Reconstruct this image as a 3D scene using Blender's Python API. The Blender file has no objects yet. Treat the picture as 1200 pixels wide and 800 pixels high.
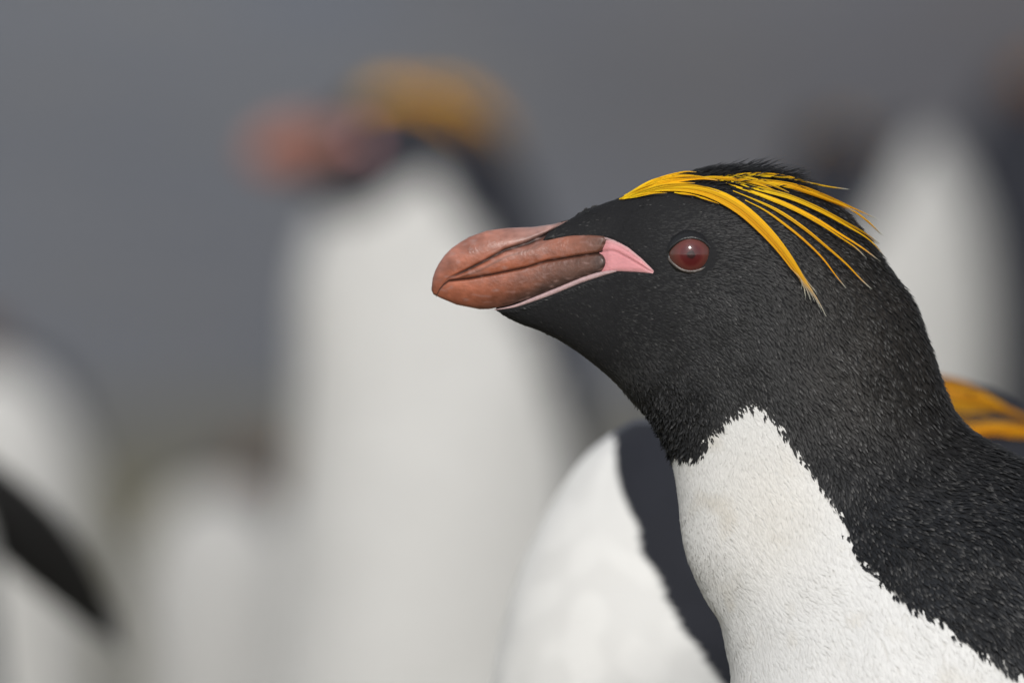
import bpy, math, random
import numpy as np
from mathutils import Vector, Matrix, noise
from mathutils.bvhtree import BVHTree

rng = np.random.default_rng(7)
random.seed(7)
sc = bpy.context.scene
col = sc.collection

# ------------------------------------------------------------------ camera
S = 0.32 / 1200.0            # metres per photograph pixel in the plane of focus
D = 4.0                      # camera to the sharp penguin
GY = 2450                    # row of the ground under the sharp penguin
ZC = (GY - 400) * S          # camera height
cam_d = bpy.data.cameras.new('camera')
cam = bpy.data.objects.new('camera', cam_d)
col.objects.link(cam)
cam.location = (0, -D, ZC)
cam.rotation_euler = (math.radians(90), 0, 0)
cam_d.sensor_width = 36
cam_d.lens = 36 * D / 0.32
cam_d.clip_end = 2000
cam_d.dof.use_dof = True
cam_d.dof.focus_distance = D - 0.016
cam_d.dof.aperture_fstop = 8.2
sc.camera = cam

# ------------------------------------------------------------------ light
SUN_EL, SUN_AZ = 33, 5
world = bpy.data.worlds.new('World')
sc.world = world
world.use_nodes = True
nt = world.node_tree
bg = nt.nodes['Background']
sky = nt.nodes.new('ShaderNodeTexSky')
sky.sky_type = 'NISHITA'
sky.sun_disc = False
sky.sun_elevation = math.radians(SUN_EL)
sky.sun_rotation = math.radians(180 + SUN_AZ)
hs = nt.nodes.new('ShaderNodeHueSaturation')
hs.inputs['Saturation'].default_value = 0.22
nt.links.new(sky.outputs[0], hs.inputs['Color'])
nt.links.new(hs.outputs[0], bg.inputs[0])
bg.inputs[1].default_value = 0.128
sun_d = bpy.data.lights.new('sun', 'SUN')
sun_d.energy = 1.35
sun_d.angle = math.radians(10)
sun_d.color = (1, 0.97, 0.93)
sun = bpy.data.objects.new('sun', sun_d)
sun.rotation_euler = (math.radians(90 - SUN_EL), 0, math.radians(-SUN_AZ))
sun.location = (0, -6, 5)
col.objects.link(sun)
sc.view_settings.view_transform = 'Standard'
sc.view_settings.look = 'None'
sc.view_settings.gamma = 1
sc.view_settings.exposure = 0.12
sc.render.engine = 'CYCLES'
sc.cycles.use_denoising = True
try:
    sc.cycles.denoiser = 'OPENIMAGEDENOISE'
    sc.cycles.denoising_input_passes = 'RGB_ALBEDO_NORMAL'
except Exception:
    pass
sc.cycles.max_bounces = 6


# ------------------------------------------------------------------ helpers
def lin(r, g, b):
    f = lambda c: (c / 255 / 12.92) if c / 255 <= 0.04045 else ((c / 255 + 0.055) / 1.055) ** 2.4
    return np.array([f(r), f(g), f(b)])


def tag(o, label=None, cat=None, group=None, kind=None):
    if label: o['label'] = label
    if cat: o['category'] = cat
    if group: o['group'] = group
    if kind: o['kind'] = kind
    return o


def mesh_np(name, verts, faces, mat, cols=None, smooth=True):
    """verts (n,3), faces (m,k) int array or a list of such arrays"""
    if not isinstance(faces, (list, tuple)): faces = [faces]
    faces = [np.asarray(f, np.int32) for f in faces if len(f)]
    me = bpy.data.meshes.new(name)
    verts = np.asarray(verts, np.float32)
    me.vertices.add(len(verts))
    me.vertices.foreach_set('co', verts.ravel())
    loops = np.concatenate([f.ravel() for f in faces])
    tot = np.concatenate([np.full(len(f), f.shape[1], np.int32) for f in faces])
    start = np.concatenate([[0], np.cumsum(tot)[:-1]]).astype(np.int32)
    me.loops.add(len(loops))
    me.loops.foreach_set('vertex_index', loops.astype(np.int32))
    me.polygons.add(len(tot))
    me.polygons.foreach_set('loop_start', start)
    me.polygons.foreach_set('loop_total', tot)
    me.polygons.foreach_set('use_smooth', np.full(len(tot), smooth))
    me.update(calc_edges=True)
    if cols is not None:
        at = me.color_attributes.new('Col', 'FLOAT_COLOR', 'POINT')
        c = np.ones((len(verts), 4), np.float32)
        c[:, :3] = cols
        at.data.foreach_set('color', c.ravel())
    me.materials.append(mat)
    return me


def link(name, me, parent=None):
    o = bpy.data.objects.new(name, me)
    col.objects.link(o)
    if parent: o.parent = parent
    return o


def smooth01(a, b, x):
    t = np.clip((x - a) / (b - a), 0, 1)
    return t * t * (3 - 2 * t)


def poly_in(P, x, z):
    P = np.asarray(P, float)
    inside = np.zeros(np.shape(x), bool)
    n = len(P)
    for i in range(n):
        x0, z0 = P[i]; x1, z1 = P[(i + 1) % n]
        if z0 == z1: continue
        c = ((z0 > z) != (z1 > z)) & (x < (x1 - x0) * (z - z0) / (z1 - z0) + x0)
        inside ^= c
    return inside


def poly_dist(P, x, z, closed=True):
    P = np.asarray(P, float)
    d = np.full(np.shape(x), 1e9)
    n = len(P)
    for i in range(n if closed else n - 1):
        a = P[i]; b = P[(i + 1) % n]
        ab = b - a
        t = np.clip(((x - a[0]) * ab[0] + (z - a[1]) * ab[1]) / (ab @ ab + 1e-9), 0, 1)
        d = np.minimum(d, np.hypot(x - a[0] - t * ab[0], z - a[1] - t * ab[1]))
    return d


def hermite(ts, Y, t):
    """smooth curve through the rows of Y at ts"""
    ts = np.asarray(ts, float); Y = np.asarray(Y, float)
    m = np.zeros_like(Y)
    h = np.diff(ts)[:, None]
    dl = np.diff(Y, axis=0) / h
    m[1:-1] = (dl[:-1] * h[1:] + dl[1:] * h[:-1]) / (h[:-1] + h[1:])
    m[0] = dl[0]; m[-1] = dl[-1]
    i = np.clip(np.searchsorted(ts, t, side='right') - 1, 0, len(ts) - 2)
    hh = (ts[i + 1] - ts[i])[:, None]
    u = ((t - ts[i]) / (ts[i + 1] - ts[i]))[:, None]
    return ((2*u**3 - 3*u**2 + 1) * Y[i] + (u**3 - 2*u**2 + u) * hh * m[i]
            + (-2*u**3 + 3*u**2) * Y[i + 1] + (u**3 - u**2) * hh * m[i + 1])


def nz(P, s, seed=0.0):
    return np.array([noise.noise(Vector((p[0] * s + seed, p[1] * s - seed, p[2] * s + 2 * seed))) for p in P])


# ------------------------------------------------------------------ materials
def new_mat(name):
    m = bpy.data.materials.new(name)
    m.use_nodes = True
    return m, m.node_tree, m.node_tree.nodes['Principled BSDF']


def attr_mat(name, rough, spec, bump=0.0, bscale=600, coat=0.0, streak=None, sss=0.0):
    m, t, p = new_mat(name)
    a = t.nodes.new('ShaderNodeAttribute'); a.attribute_name = 'Col'
    src = a.outputs['Color']
    if streak:
        tc = t.nodes.new('ShaderNodeTexCoord')
        mp = t.nodes.new('ShaderNodeMapping'); mp.inputs['Scale'].default_value = streak[0]
        mp.inputs['Rotation'].default_value = (0, math.radians(streak[2]), 0)
        n = t.nodes.new('ShaderNodeTexNoise'); n.inputs['Scale'].default_value = 1; n.inputs['Detail'].default_value = 6
        n.inputs['Roughness'].default_value = 0.7
        t.links.new(tc.outputs['Object'], mp.inputs['Vector']); t.links.new(mp.outputs[0], n.inputs['Vector'])
        r = t.nodes.new('ShaderNodeMapRange'); r.inputs[1].default_value = 0.25; r.inputs[2].default_value = 0.75
        r.inputs[3].default_value = 1 - streak[1]; r.inputs[4].default_value = 1 + streak[1]
        t.links.new(n.outputs[0], r.inputs[0])
        mx = t.nodes.new('ShaderNodeVectorMath'); mx.operation = 'SCALE'
        t.links.new(src, mx.inputs[0]); t.links.new(r.outputs[0], mx.inputs['Scale'])
        src = mx.outputs[0]
        rr = t.nodes.new('ShaderNodeMapRange'); rr.inputs[1].default_value = 0.3; rr.inputs[2].default_value = 0.7
        rr.inputs[3].default_value = rough - 0.1; rr.inputs[4].default_value = rough + 0.14
        t.links.new(n.outputs[0], rr.inputs[0]); t.links.new(rr.outputs[0], p.inputs['Roughness'])
    else:
        p.inputs['Roughness'].default_value = rough
    t.links.new(src, p.inputs['Base Color'])
    p.inputs['Specular IOR Level'].default_value = spec
    p.inputs['Coat Weight'].default_value = coat
    p.inputs['Coat Roughness'].default_value = 0.25
    if sss:
        p.inputs['Subsurface Weight'].default_value = sss
        p.inputs['Subsurface Radius'].default_value = (0.003, 0.0015, 0.001)
        p.inputs['Subsurface Scale'].default_value = 1
    if bump:
        tc = t.nodes.new('ShaderNodeTexCoord')
        n = t.nodes.new('ShaderNodeTexNoise'); n.inputs['Scale'].default_value = bscale; n.inputs['Detail'].default_value = 4
        b = t.nodes.new('ShaderNodeBump'); b.inputs['Strength'].default_value = bump; b.inputs['Distance'].default_value = 0.0006
        t.links.new(tc.outputs['Object'], n.inputs['Vector']); t.links.new(n.outputs[0], b.inputs['Height'])
        t.links.new(b.outputs[0], p.inputs['Normal'])
    return m


M_SKIN = attr_mat('plumage_underlayer', 0.75, 0.2, 0.6, 500)
M_FEATHER = attr_mat('feathers', 0.5, 0.28)
M_BILL = attr_mat('horny_bill', 0.36, 0.45, 0.28, 900, coat=0.12, streak=((90, 90, 330), 0.26, 14), sss=0.06)
M_GAPE = attr_mat('pink_gape_skin', 0.38, 0.5, 0.35, 800, sss=0.05, streak=((120, 60, 500), 0.1, -30))
M_CREST = attr_mat('yellow_crest', 0.6, 0.14)
M_LID = attr_mat('eyelid_skin', 0.3, 0.6, 0.3, 1500)
M_FOOT = attr_mat('pink_foot_skin', 0.6, 0.3, 0.6, 300)


def eye_material():
    m, t, p = new_mat('red_iris')
    tc = t.nodes.new('ShaderNodeTexCoord')
    sep = t.nodes.new('ShaderNodeSeparateXYZ')
    t.links.new(tc.outputs['Object'], sep.inputs[0])
    cmb = t.nodes.new('ShaderNodeCombineXYZ')
    t.links.new(sep.outputs['X'], cmb.inputs['X']); t.links.new(sep.outputs['Z'], cmb.inputs['Z'])
    ln = t.nodes.new('ShaderNodeVectorMath'); ln.operation = 'LENGTH'
    t.links.new(cmb.outputs[0], ln.inputs[0])
    mr = t.nodes.new('ShaderNodeMath'); mr.operation = 'DIVIDE'; mr.inputs[1].default_value = 24 * S
    t.links.new(ln.outputs['Value'], mr.inputs[0])
    nn = t.nodes.new('ShaderNodeTexNoise'); nn.inputs['Scale'].default_value = 900
    t.links.new(tc.outputs['Object'], nn.inputs['Vector'])
    ad = t.nodes.new('ShaderNodeMath'); ad.operation = 'MULTIPLY_ADD'; ad.inputs[1].default_value = 0.12; 
    t.links.new(nn.outputs[0], ad.inputs[0]); t.links.new(mr.outputs[0], ad.inputs[2])
    cr = t.nodes.new('ShaderNodeValToRGB')
    e = cr.color_ramp.elements
    e[0].position = 0.0; e[0].color = (0.045, 0.006, 0.008, 1)
    e[1].position = 1.0; e[1].color = (0.10, 0.038, 0.028, 1)
    for pos, c in ((0.22, (0.02, 0.003, 0.004)), (0.30, (0.085, 0.007, 0.009)), (0.52, (0.10, 0.010, 0.011)), (0.66, (0.14, 0.030, 0.025))):
        x = e.new(pos); x.color = (*c, 1)
    t.links.new(ad.outputs[0], cr.inputs[0])
    t.links.new(cr.outputs[0], p.inputs['Base Color'])
    p.inputs['Roughness'].default_value = 0.4
    p.inputs['Specular IOR Level'].default_value = 0.2
    p.inputs['Coat Weight'].default_value = 0.8
    p.inputs['Coat Roughness'].default_value = 0.05
    return m


M_EYE = eye_material()


def earth_material(name, cols, scales, rough=0.95, bump=0.6, bdist=0.03, vignette_tint=None):
    m, t, p = new_mat(name)
    tc = t.nodes.new('ShaderNodeTexCoord')
    mix = None
    for i, s in enumerate(scales):
        n = t.nodes.new('ShaderNodeTexNoise'); n.inputs['Scale'].default_value = s; n.inputs['Detail'].default_value = 6
        t.links.new(tc.outputs['Object'], n.inputs['Vector'])
        r = t.nodes.new('ShaderNodeMapRange'); r.inputs[1].default_value = 0.36; r.inputs[2].default_value = 0.64
        t.links.new(n.outputs[0], r.inputs[0])
        mx = t.nodes.new('ShaderNodeMix'); mx.data_type = 'RGBA'
        t.links.new(r.outputs[0], mx.inputs['Factor'])
        if mix is None: mx.inputs['A'].default_value = (*cols[0], 1)
        else: t.links.new(mix, mx.inputs['A'])
        mx.inputs['B'].default_value = (*cols[i + 1], 1)
        mix = mx.outputs['Result']
    if vignette_tint:  # vignette-like darkening toward the right, painted into the base colour
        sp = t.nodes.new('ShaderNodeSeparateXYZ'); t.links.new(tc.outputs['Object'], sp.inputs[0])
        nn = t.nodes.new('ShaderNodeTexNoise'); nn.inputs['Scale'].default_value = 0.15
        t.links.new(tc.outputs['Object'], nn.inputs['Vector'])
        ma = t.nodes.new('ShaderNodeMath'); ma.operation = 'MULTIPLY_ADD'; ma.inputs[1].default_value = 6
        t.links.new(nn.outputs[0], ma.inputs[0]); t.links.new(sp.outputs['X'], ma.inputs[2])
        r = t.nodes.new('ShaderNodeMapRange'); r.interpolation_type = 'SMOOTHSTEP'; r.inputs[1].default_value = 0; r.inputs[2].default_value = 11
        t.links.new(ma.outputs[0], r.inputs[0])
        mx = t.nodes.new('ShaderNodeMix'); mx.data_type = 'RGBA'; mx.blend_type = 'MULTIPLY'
        t.links.new(r.outputs[0], mx.inputs['Factor']); t.links.new(mix, mx.inputs['A']); mx.inputs['B'].default_value = (*vignette_tint, 1)
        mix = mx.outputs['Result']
    t.links.new(mix, p.inputs['Base Color'])
    p.inputs['Roughness'].default_value = rough
    p.inputs['Specular IOR Level'].default_value = 0.15
    n = t.nodes.new('ShaderNodeTexNoise'); n.inputs['Scale'].default_value = scales[-1] * 2; n.inputs['Detail'].default_value = 8
    t.links.new(tc.outputs['Object'], n.inputs['Vector'])
    b = t.nodes.new('ShaderNodeBump'); b.inputs['Strength'].default_value = bump; b.inputs['Distance'].default_value = bdist
    t.links.new(n.outputs[0], b.inputs['Height']); t.links.new(b.outputs[0], p.inputs['Normal'])
    return m


# ------------------------------------------------------------------ the ground and the hill
def ground_h(x, y):
    h = 0.2 * np.exp(-(((x - 0.22) / 0.45) ** 2 + ((y - 4.0) / 0.7) ** 2))
    far = smooth01(2.0, 12.0, np.hypot(x, y))
    h = h + far * 0.10 * (np.sin(x * 0.31 + 1.3) * np.cos(y * 0.23) + 0.5 * np.sin(x * 0.83 - y * 0.57))
    h = h - far * 0.12
    return h


def build_ground():
    r = np.concatenate([np.linspace(0.0, 8, 60), np.geomspace(8.3, 900, 90)])
    a = np.linspace(0, 2 * math.pi, 145)[:-1]
    R, A = np.meshgrid(r, a, indexing='ij')
    X = R * np.cos(A); Y = R * np.sin(A)
    Z = ground_h(X, Y) * (1 - smooth01(60, 200, R))
    V = np.stack([X, Y, Z], -1).reshape(-1, 3)
    n, k = R.shape
    i, j = np.meshgrid(np.arange(n - 1), np.arange(k), indexing='ij')
    j2 = (j + 1) % k
    F = np.stack([i * k + j, (i + 1) * k + j, (i + 1) * k + j2, i * k + j2], -1).reshape(-1, 4)
    F = F[k:]
    T = np.array([[0, k + q, k + (q + 1) % k] for q in range(k)])
    mat = earth_material('muddy_turf', [(0.20, 0.19, 0.125), (0.155, 0.16, 0.085), (0.24, 0.215, 0.145), (0.155, 0.138, 0.095)], [0.25, 1.7, 14])
    tag(link('ground', mesh_np('ground', V, [F, T], mat)), 'muddy olive green turf under the penguins', kind='structure')


def build_hill():
    nx, ny = 220, 60
    x = np.linspace(-260, 260, nx); y = np.linspace(85, 330, ny)
    X, Y = np.meshgrid(x, y, indexing='ij')
    V = np.stack([X, Y, np.zeros_like(X)], -1).reshape(-1, 3)
    rise = smooth01(85, 330, V[:, 1]) * 95
    V[:, 2] = rise * (1 + 0.25 * nz(V, 0.012, 3.1)) + (nz(V, 0.05, 8.0) * 3 + nz(V, 0.16, 1.0) * 1.2) * smooth01(85, 130, V[:, 1]) - 0.6
    i, j = np.meshgrid(np.arange(nx - 1), np.arange(ny - 1), indexing='ij')
    F = np.stack([i * ny + j, (i + 1) * ny + j, (i + 1) * ny + j + 1, i * ny + j + 1], -1).reshape(-1, 4)
    mat = earth_material('scree', [(0.185, 0.205, 0.25), (0.11, 0.113, 0.125), (0.165, 0.185, 0.225), (0.185, 0.185, 0.185)], [0.11, 0.17, 0.9], bdist=0.5, vignette_tint=(0.72, 0.66, 0.64))
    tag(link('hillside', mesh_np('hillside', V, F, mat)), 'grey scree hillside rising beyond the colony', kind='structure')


def build_grass():
    N = 16000
    y = -3 + 26 * rng.random(N) ** 1.2
    x = (rng.random(N) - 0.5) * (2.4 + 0.28 * (y + 4))
    ok = nz(np.stack([x, y, 0 * x], -1), 0.8, 5) > -0.05
    x, y = x[ok], y[ok]; N = len(x)
    z = ground_h(x, y)
    h = 0.03 + 0.05 * rng.random(N); a = rng.random(N) * 6.283; w = 0.0016 + 0.0014 * rng.random(N)
    lean = 0.6 * rng.random(N) * h; b = rng.random(N) * 6.283
    dx, dy = np.cos(a) * w, np.sin(a) * w
    lx, ly = np.cos(b) * lean, np.sin(b) * lean
    V = np.stack([np.stack([x - dx, y - dy, z - 0.004], -1), np.stack([x + dx, y + dy, z - 0.004], -1),
                  np.stack([x + lx * .35 + dx * .7, y + ly * .35 + dy * .7, z + h * .6], -1),
                  np.stack([x + lx * .35 - dx * .7, y + ly * .35 - dy * .7, z + h * .6], -1),
                  np.stack([x + lx, y + ly, z + h], -1)], 1)
    b0 = np.arange(N)[:, None] * 5
    c = np.array([0.07, 0.085, 0.03]) * (0.7 + 0.7 * rng.random((N, 1))) + np.array([0.05, 0.03, 0.0]) * rng.random((N, 1))
    me = mesh_np('grass', V.reshape(-1, 3), [b0 + np.array([[0, 1, 2, 3]]), b0 + np.array([[3, 2, 4]])], attr_mat('grass_blades', 0.7, 0.2), np.repeat(c, 5, 0))
    tag(link('grass', me), 'short olive grass tufts growing in the mud', 'grass', kind='stuff')


build_ground()
build_hill()
build_grass()

# ------------------------------------------------------------------ penguin head in profile, in photograph pixels:
# X right, Y depth (negative is the side facing the camera), Z rows downwards
CULMEN = np.array([(505.6, 338), (507, 326), (510, 317), (514, 309), (521, 299), (529, 291), (539, 284), (550, 277.5), (571, 270), (595, 267), (625, 266), (649, 262.5), (668, 257), (685, 247.5), (706, 239), (728, 231), (760, 211)])
BOTTOM = np.array([(505.6, 340), (508, 345), (517, 349.5), (535, 357), (562, 362.4), (574, 362), (598, 357), (625, 348), (655, 336), (682, 325.5), (706, 319.5), (720, 318)])
CHIN = np.array([(505.6, 340), (508, 345), (517, 349.5), (535, 357), (562, 362.4), (577, 364.5), (604, 377), (646, 393), (670, 408), (700, 430), (722, 449), (760, 485)])
MOUTH = np.array([(505.6, 346), (511, 347), (515, 339.5), (520, 333.5), (526, 329), (550, 326.5), (580, 321), (616, 313.5), (640, 306), (676, 300), (706, 296), (720, 295)])
GROOVE = np.array([(505, 345), (514, 338), (526, 326), (544, 318), (568, 306), (592, 293), (619, 285), (640, 275), (660, 266), (720, 260)])
BILLW = np.array([(505.6, 0), (507, 3.2), (510, 5.5), (515, 8), (530, 13), (550, 17), (577, 20.5), (604, 24), (640, 30), (672, 38), (706, 48), (730, 56), (760, 66)])
BILL_POLY = [(500, 340), (505, 318), (520, 292), (550, 272), (595, 262), (640, 258), (652, 260), (646, 268), (630, 281), (640, 282.5), (655, 279.5), (670, 277), (690, 276.5), (712, 279),
             (736, 290), (752, 303), (769, 320.5), (745, 320), (724, 319), (706, 323), (682, 330), (655, 341), (625, 353), (598, 362), (574, 366), (540, 364)]
ip = lambda T, x: np.interp(x, T[:, 0], T[:, 1])


def y_bill(x, z):
    zc, zk, w = ip(CULMEN, x), ip(CHIN, x), ip(BILLW, x)
    t = np.clip((z - (zc + zk) / 2) / np.maximum((zk - zc) / 2, 0.5), -1, 1)
    return w * (1 - np.abs(t) ** 2.3) ** (1 / 2.3)


HEAD_RINGS = [  # U (crown side), L (throat side), half width
    ((642, 273), (580, 363), 14), ((660, 262), (604, 377), 22), ((685, 247), (640, 391), 31), ((706, 239), (672, 409), 41), ((728, 231), (700, 430), 52)]
MAIN_RINGS = HEAD_RINGS + [
    ((760, 213), (722, 449), 66), ((800, 203), (742, 470), 78), ((850, 197), (762, 490), 87), ((900, 201), (775, 512), 92), ((945, 216), (785, 532), 95),
    ((985, 244), (791, 555), 96), ((1015, 277), (795, 583), 96), ((1042, 315), (798, 612), 98), ((1068, 352), (803, 642), 102), ((1086, 398), (812, 669), 108),
    ((1101, 442), (828, 699), 116), ((1117, 482), (844, 730), 128), ((1146, 511), (854, 770), 145), ((1200, 540), (857, 812), 168), ((1262, 575), (850, 880), 195),
    ((1330, 630), (830, 970), 222), ((1400, 725), (805, 1090), 250), ((1450, 855), (785, 1230), 275), ((1490, 1050), (765, 1400), 290), ((1520, 1290), (755, 1590), 300),
    ((1540, 1540), (770, 1790), 300), ((1550, 1790), (810, 1980), 290), ((1550, 2010), (880, 2140), 260), ((1540, 2170), (980, 2250), 210), ((1500, 2280), (1120, 2310), 130), ((1400, 2340), (1290, 2345), 30)]
MAIN_WHITE = [(787, 537), (802, 538), (822, 531), (832, 508), (850, 490), (868, 476), (882, 474), (905, 490), (920, 510), (940, 540), (963, 570), (980, 605), (995, 636), (1020, 670), (1045, 695), (1072, 715),
              (1108, 731), (1135, 756), (1165, 771), (1197, 786), (1240, 840), (1290, 1000), (1320, 1400), (1290, 1800), (1230, 2120), (1150, 2600), (300, 2600), (300, 800), (700, 560)]
UP_RINGS = HEAD_RINGS[:4] + [
    ((728, 231), (692, 424), 50), ((760, 211), (690, 446), 66), ((800, 200), (668, 472), 80), ((850, 194), (642, 507), 94), ((900, 198), (624, 552), 108), ((945, 215), (618, 602), 125),
    ((985, 245), (618, 655), 140), ((1015, 285), (620, 718), 155), ((1040, 330), (621, 785), 175), ((1065, 390), (620, 868), 200), ((1090, 460), (614, 960), 225), ((1120, 550), (602, 1080), 255),
    ((1150, 680), (585, 1230), 275), ((1175, 850), (570, 1400), 290), ((1195, 1080), (575, 1600), 295), ((1210, 1350), (600, 1820), 295), ((1215, 1650), (640, 2020), 290), ((1215, 1950), (700, 2190), 270),
    ((1205, 2200), (780, 2330), 225), ((1180, 2380), (880, 2420), 150), ((1120, 2450), (1000, 2450), 40)]
UP_WHITE = [(672, 450), (715, 434), (755, 408), (785, 382), (810, 370), (838, 382), (865, 425), (890, 470), (920, 530), (950, 600), (985, 680), (1035, 800), (1085, 1000), (1110, 1300), (1100, 1700), (1060, 2100), (980, 2600),
            (200, 2600), (200, 700), (600, 500)]
PREEN_RINGS = HEAD_RINGS[:4] + [
    ((728, 231), (697, 420), 52), ((760, 213), (725, 435), 66), ((800, 203), (760, 445), 78), ((850, 197), (800, 450), 84), ((900, 201), (840, 452), 86), ((950, 225), (868, 455), 86),
    ((1000, 400), (845, 440), 92), ((1040, 470), (790, 470), 115), ((1090, 520), (735, 498), 150), ((1150, 570), (690, 530), 190), ((1200, 640), (650, 585), 220), ((1240, 740), (612, 660), 245),
    ((1265, 860), (588, 740), 265), ((1285, 1000), (572, 840), 280), ((1300, 1190), (562, 1000), 290), ((1310, 1420), (570, 1230), 295), ((1310, 1650), (600, 1500), 290), ((1300, 1870), (660, 1770), 270),
    ((1270, 2050), (760, 1990), 220), ((1220, 2160), (880, 2130), 150), ((1120, 2210), (1000, 2200), 40)]
PREEN_WHITE = [(740, 470), (718, 511), (721, 540), (734, 590), (754, 651), (783, 701), (804, 742), (845, 796), (900, 880), (950, 1000), (980, 1300), (950, 1800), (850, 2400), (300, 2400), (300, 400), (700, 450)]

SLOPE_RINGS = list(PREEN_RINGS)      # the same bird with a lower, sloping back
for _i, _u in {10: (930, 430), 11: (960, 500), 12: (1000, 560), 13: (1060, 650), 14: (1130, 740), 15: (1190, 840), 16: (1240, 940)}.items():
    SLOPE_RINGS[_i] = (_u,) + PREEN_RINGS[_i][1:]

BLACK = np.array([0.016, 0.016, 0.0175])
WHITE = np.array([0.80, 0.79, 0.765])


class Loft:
    """one continuous body surface through tilted oval rings, head first"""

    def __init__(self, rings, n1, n2, K, tfine=900):
        U = np.array([r[0] for r in rings], float); L = np.array([r[1] for r in rings], float); W = np.array([r[2] for r in rings], float)
        st = 0.5 * (np.hypot(*np.diff(U, axis=0).T) + np.hypot(*np.diff(L, axis=0).T))
        self.ts = np.concatenate([[0], np.cumsum(st)])
        self.U, self.L, self.W = U, L, W
        T = self.ts[-1]; tf = min(tfine, T * 0.6)
        self.t = np.concatenate([np.linspace(0, tf, n1, endpoint=False), np.linspace(tf, T, n2)])
        self.K = K
        self.u = hermite(self.ts, U, self.t); self.l = hermite(self.ts, L, self.t)
        self.w = np.maximum(hermite(self.ts, W[:, None], self.t)[:, 0], 1)
        ph = np.arange(K) / K * 2 * math.pi
        self.ph = ph
        e = 2 / 2.2
        c = np.sign(np.cos(ph)) * np.abs(np.cos(ph)) ** e; s = np.sign(np.sin(ph)) * np.abs(np.sin(ph)) ** e
        C = (self.u + self.l) / 2; H = (self.u - self.l) / 2
        n = len(self.t)
        P = np.zeros((n, K, 3))
        P[..., 0] = C[:, :1] + H[:, :1] * c; P[..., 2] = C[:, 1:] + H[:, 1:] * c
        P[..., 1] = -self.w[:, None] * s
        self.P = P

    def faces(self):
        n, K = self.P.shape[:2]
        i, j = np.meshgrid(np.arange(n - 1), np.arange(K), indexing='ij')
        j2 = (j + 1) % K
        F = np.stack([i * K + j, i * K + j2, (i + 1) * K + j2, (i + 1) * K + j], -1).reshape(-1, 4)
        b = n * K
        c0 = np.array([[b, (q + 1) % K, q] for q in range(K)])
        c1 = np.array([[b + 1, (n - 1) * K + q, (n - 1) * K + (q + 1) % K] for q in range(K)])
        return F, np.concatenate([c0, c1])

    def verts(self):
        V = self.P.reshape(-1, 3)
        return np.concatenate([V, self.P[0].mean(0)[None], self.P[-1].mean(0)[None]])


main = Loft(MAIN_RINGS, 420, 130, 256)
_q, _t = main.faces()
_V0 = main.verts()
BVH0 = BVHTree.FromPolygons([tuple(v) for v in _V0[:len(main.t) * 256]], [tuple(f) for f in _q[:420 * 256]])


def surf(x, z, default=None):
    h = BVH0.ray_cast(Vector((x, -2000, z)), Vector((0, 1, 0)))
    if h[0] is None: return default
    n = h[1]
    if n.y > 0: n = -n
    return h[0].y, np.array(n)


def face_blend(P):
    """the head flows into the bill; under the horny plates it lies a little deeper"""
    x, y, z = P[..., 0], P[..., 1], P[..., 2]
    k = 1 - smooth01(686, 735, x)
    yb = y_bill(x, z)
    tgt = np.sign(y) * yb
    ny = y * (1 - k) + tgt * k
    ins = poly_in(BILL_POLY, x, z)
    d = poly_dist(BILL_POLY, x, z)
    off = np.where(ins, -np.minimum(d, 4.0), np.minimum(1.2, d * 0.5) * (1 - smooth01(690, 780, x)))
    ny = np.sign(y) * np.maximum(np.abs(ny) + off, 0)
    P[..., 1] = np.where(x < 790, ny, y)
    return P


def white_amount(Wp, x, z, wob):
    ins = poly_in(Wp, x, z); d = poly_dist(Wp, x, z)
    sd = np.where(ins, d, -d) + wob
    return smooth01(-1.0, 1.0, sd)


# ------------------------------------------------------------------ pose: an optional turn of the head on the neck
class Pose:
    def __init__(self, rx, gy, pitch=0, shift=(0, 0), twist=0, pivot=(930, 300), axis=950, w0=8, w1=12):
        self.rx, self.gy = rx, gy
        self.pitch, self.shift, self.twist, self.pivot, self.axis, self.w0, self.w1 = pitch, shift, twist, pivot, axis, w0, w1

    def head(self, P, w=1.0):
        """P (...,3) in pixels; w is the share of the turn"""
        if not (self.pitch or self.twist or self.shift != (0, 0)): return P
        P = np.array(P, float); w = np.asarray(w, float)
        a = math.radians(self.pitch) * w
        x, z = P[..., 0] - self.pivot[0], P[..., 2] - self.pivot[1]
        X = self.pivot[0] + x * np.cos(a) - z * np.sin(a) + self.shift[0] * w
        Z = self.pivot[1] + x * np.sin(a) + z * np.cos(a) + self.shift[1] * w
        b = math.radians(self.twist) * w
        x, y = X - self.axis, P[..., 1]
        return np.stack([self.axis + x * np.cos(b) - y * np.sin(b) * -1 * -1, x * np.sin(b) + y * np.cos(b), Z], -1)

    def m(self, P):
        P = np.asarray(P, float)
        return np.stack([(P[..., 0] - self.rx) * S, P[..., 1] * S, (self.gy - P[..., 2]) * S], -1)


# ------------------------------------------------------------------ bill, gape, eyes, crest: all from the profile of the head
ORANGE = lin(160, 94, 70); BROWN = lin(108, 70, 55); DARKB = lin(58, 46, 43); MAUVE = lin(168, 132, 124); GROOVEC = lin(46, 34, 32)
PINK = lin(228, 154, 158); PALEPINK = lin(200, 168, 168)


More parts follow.
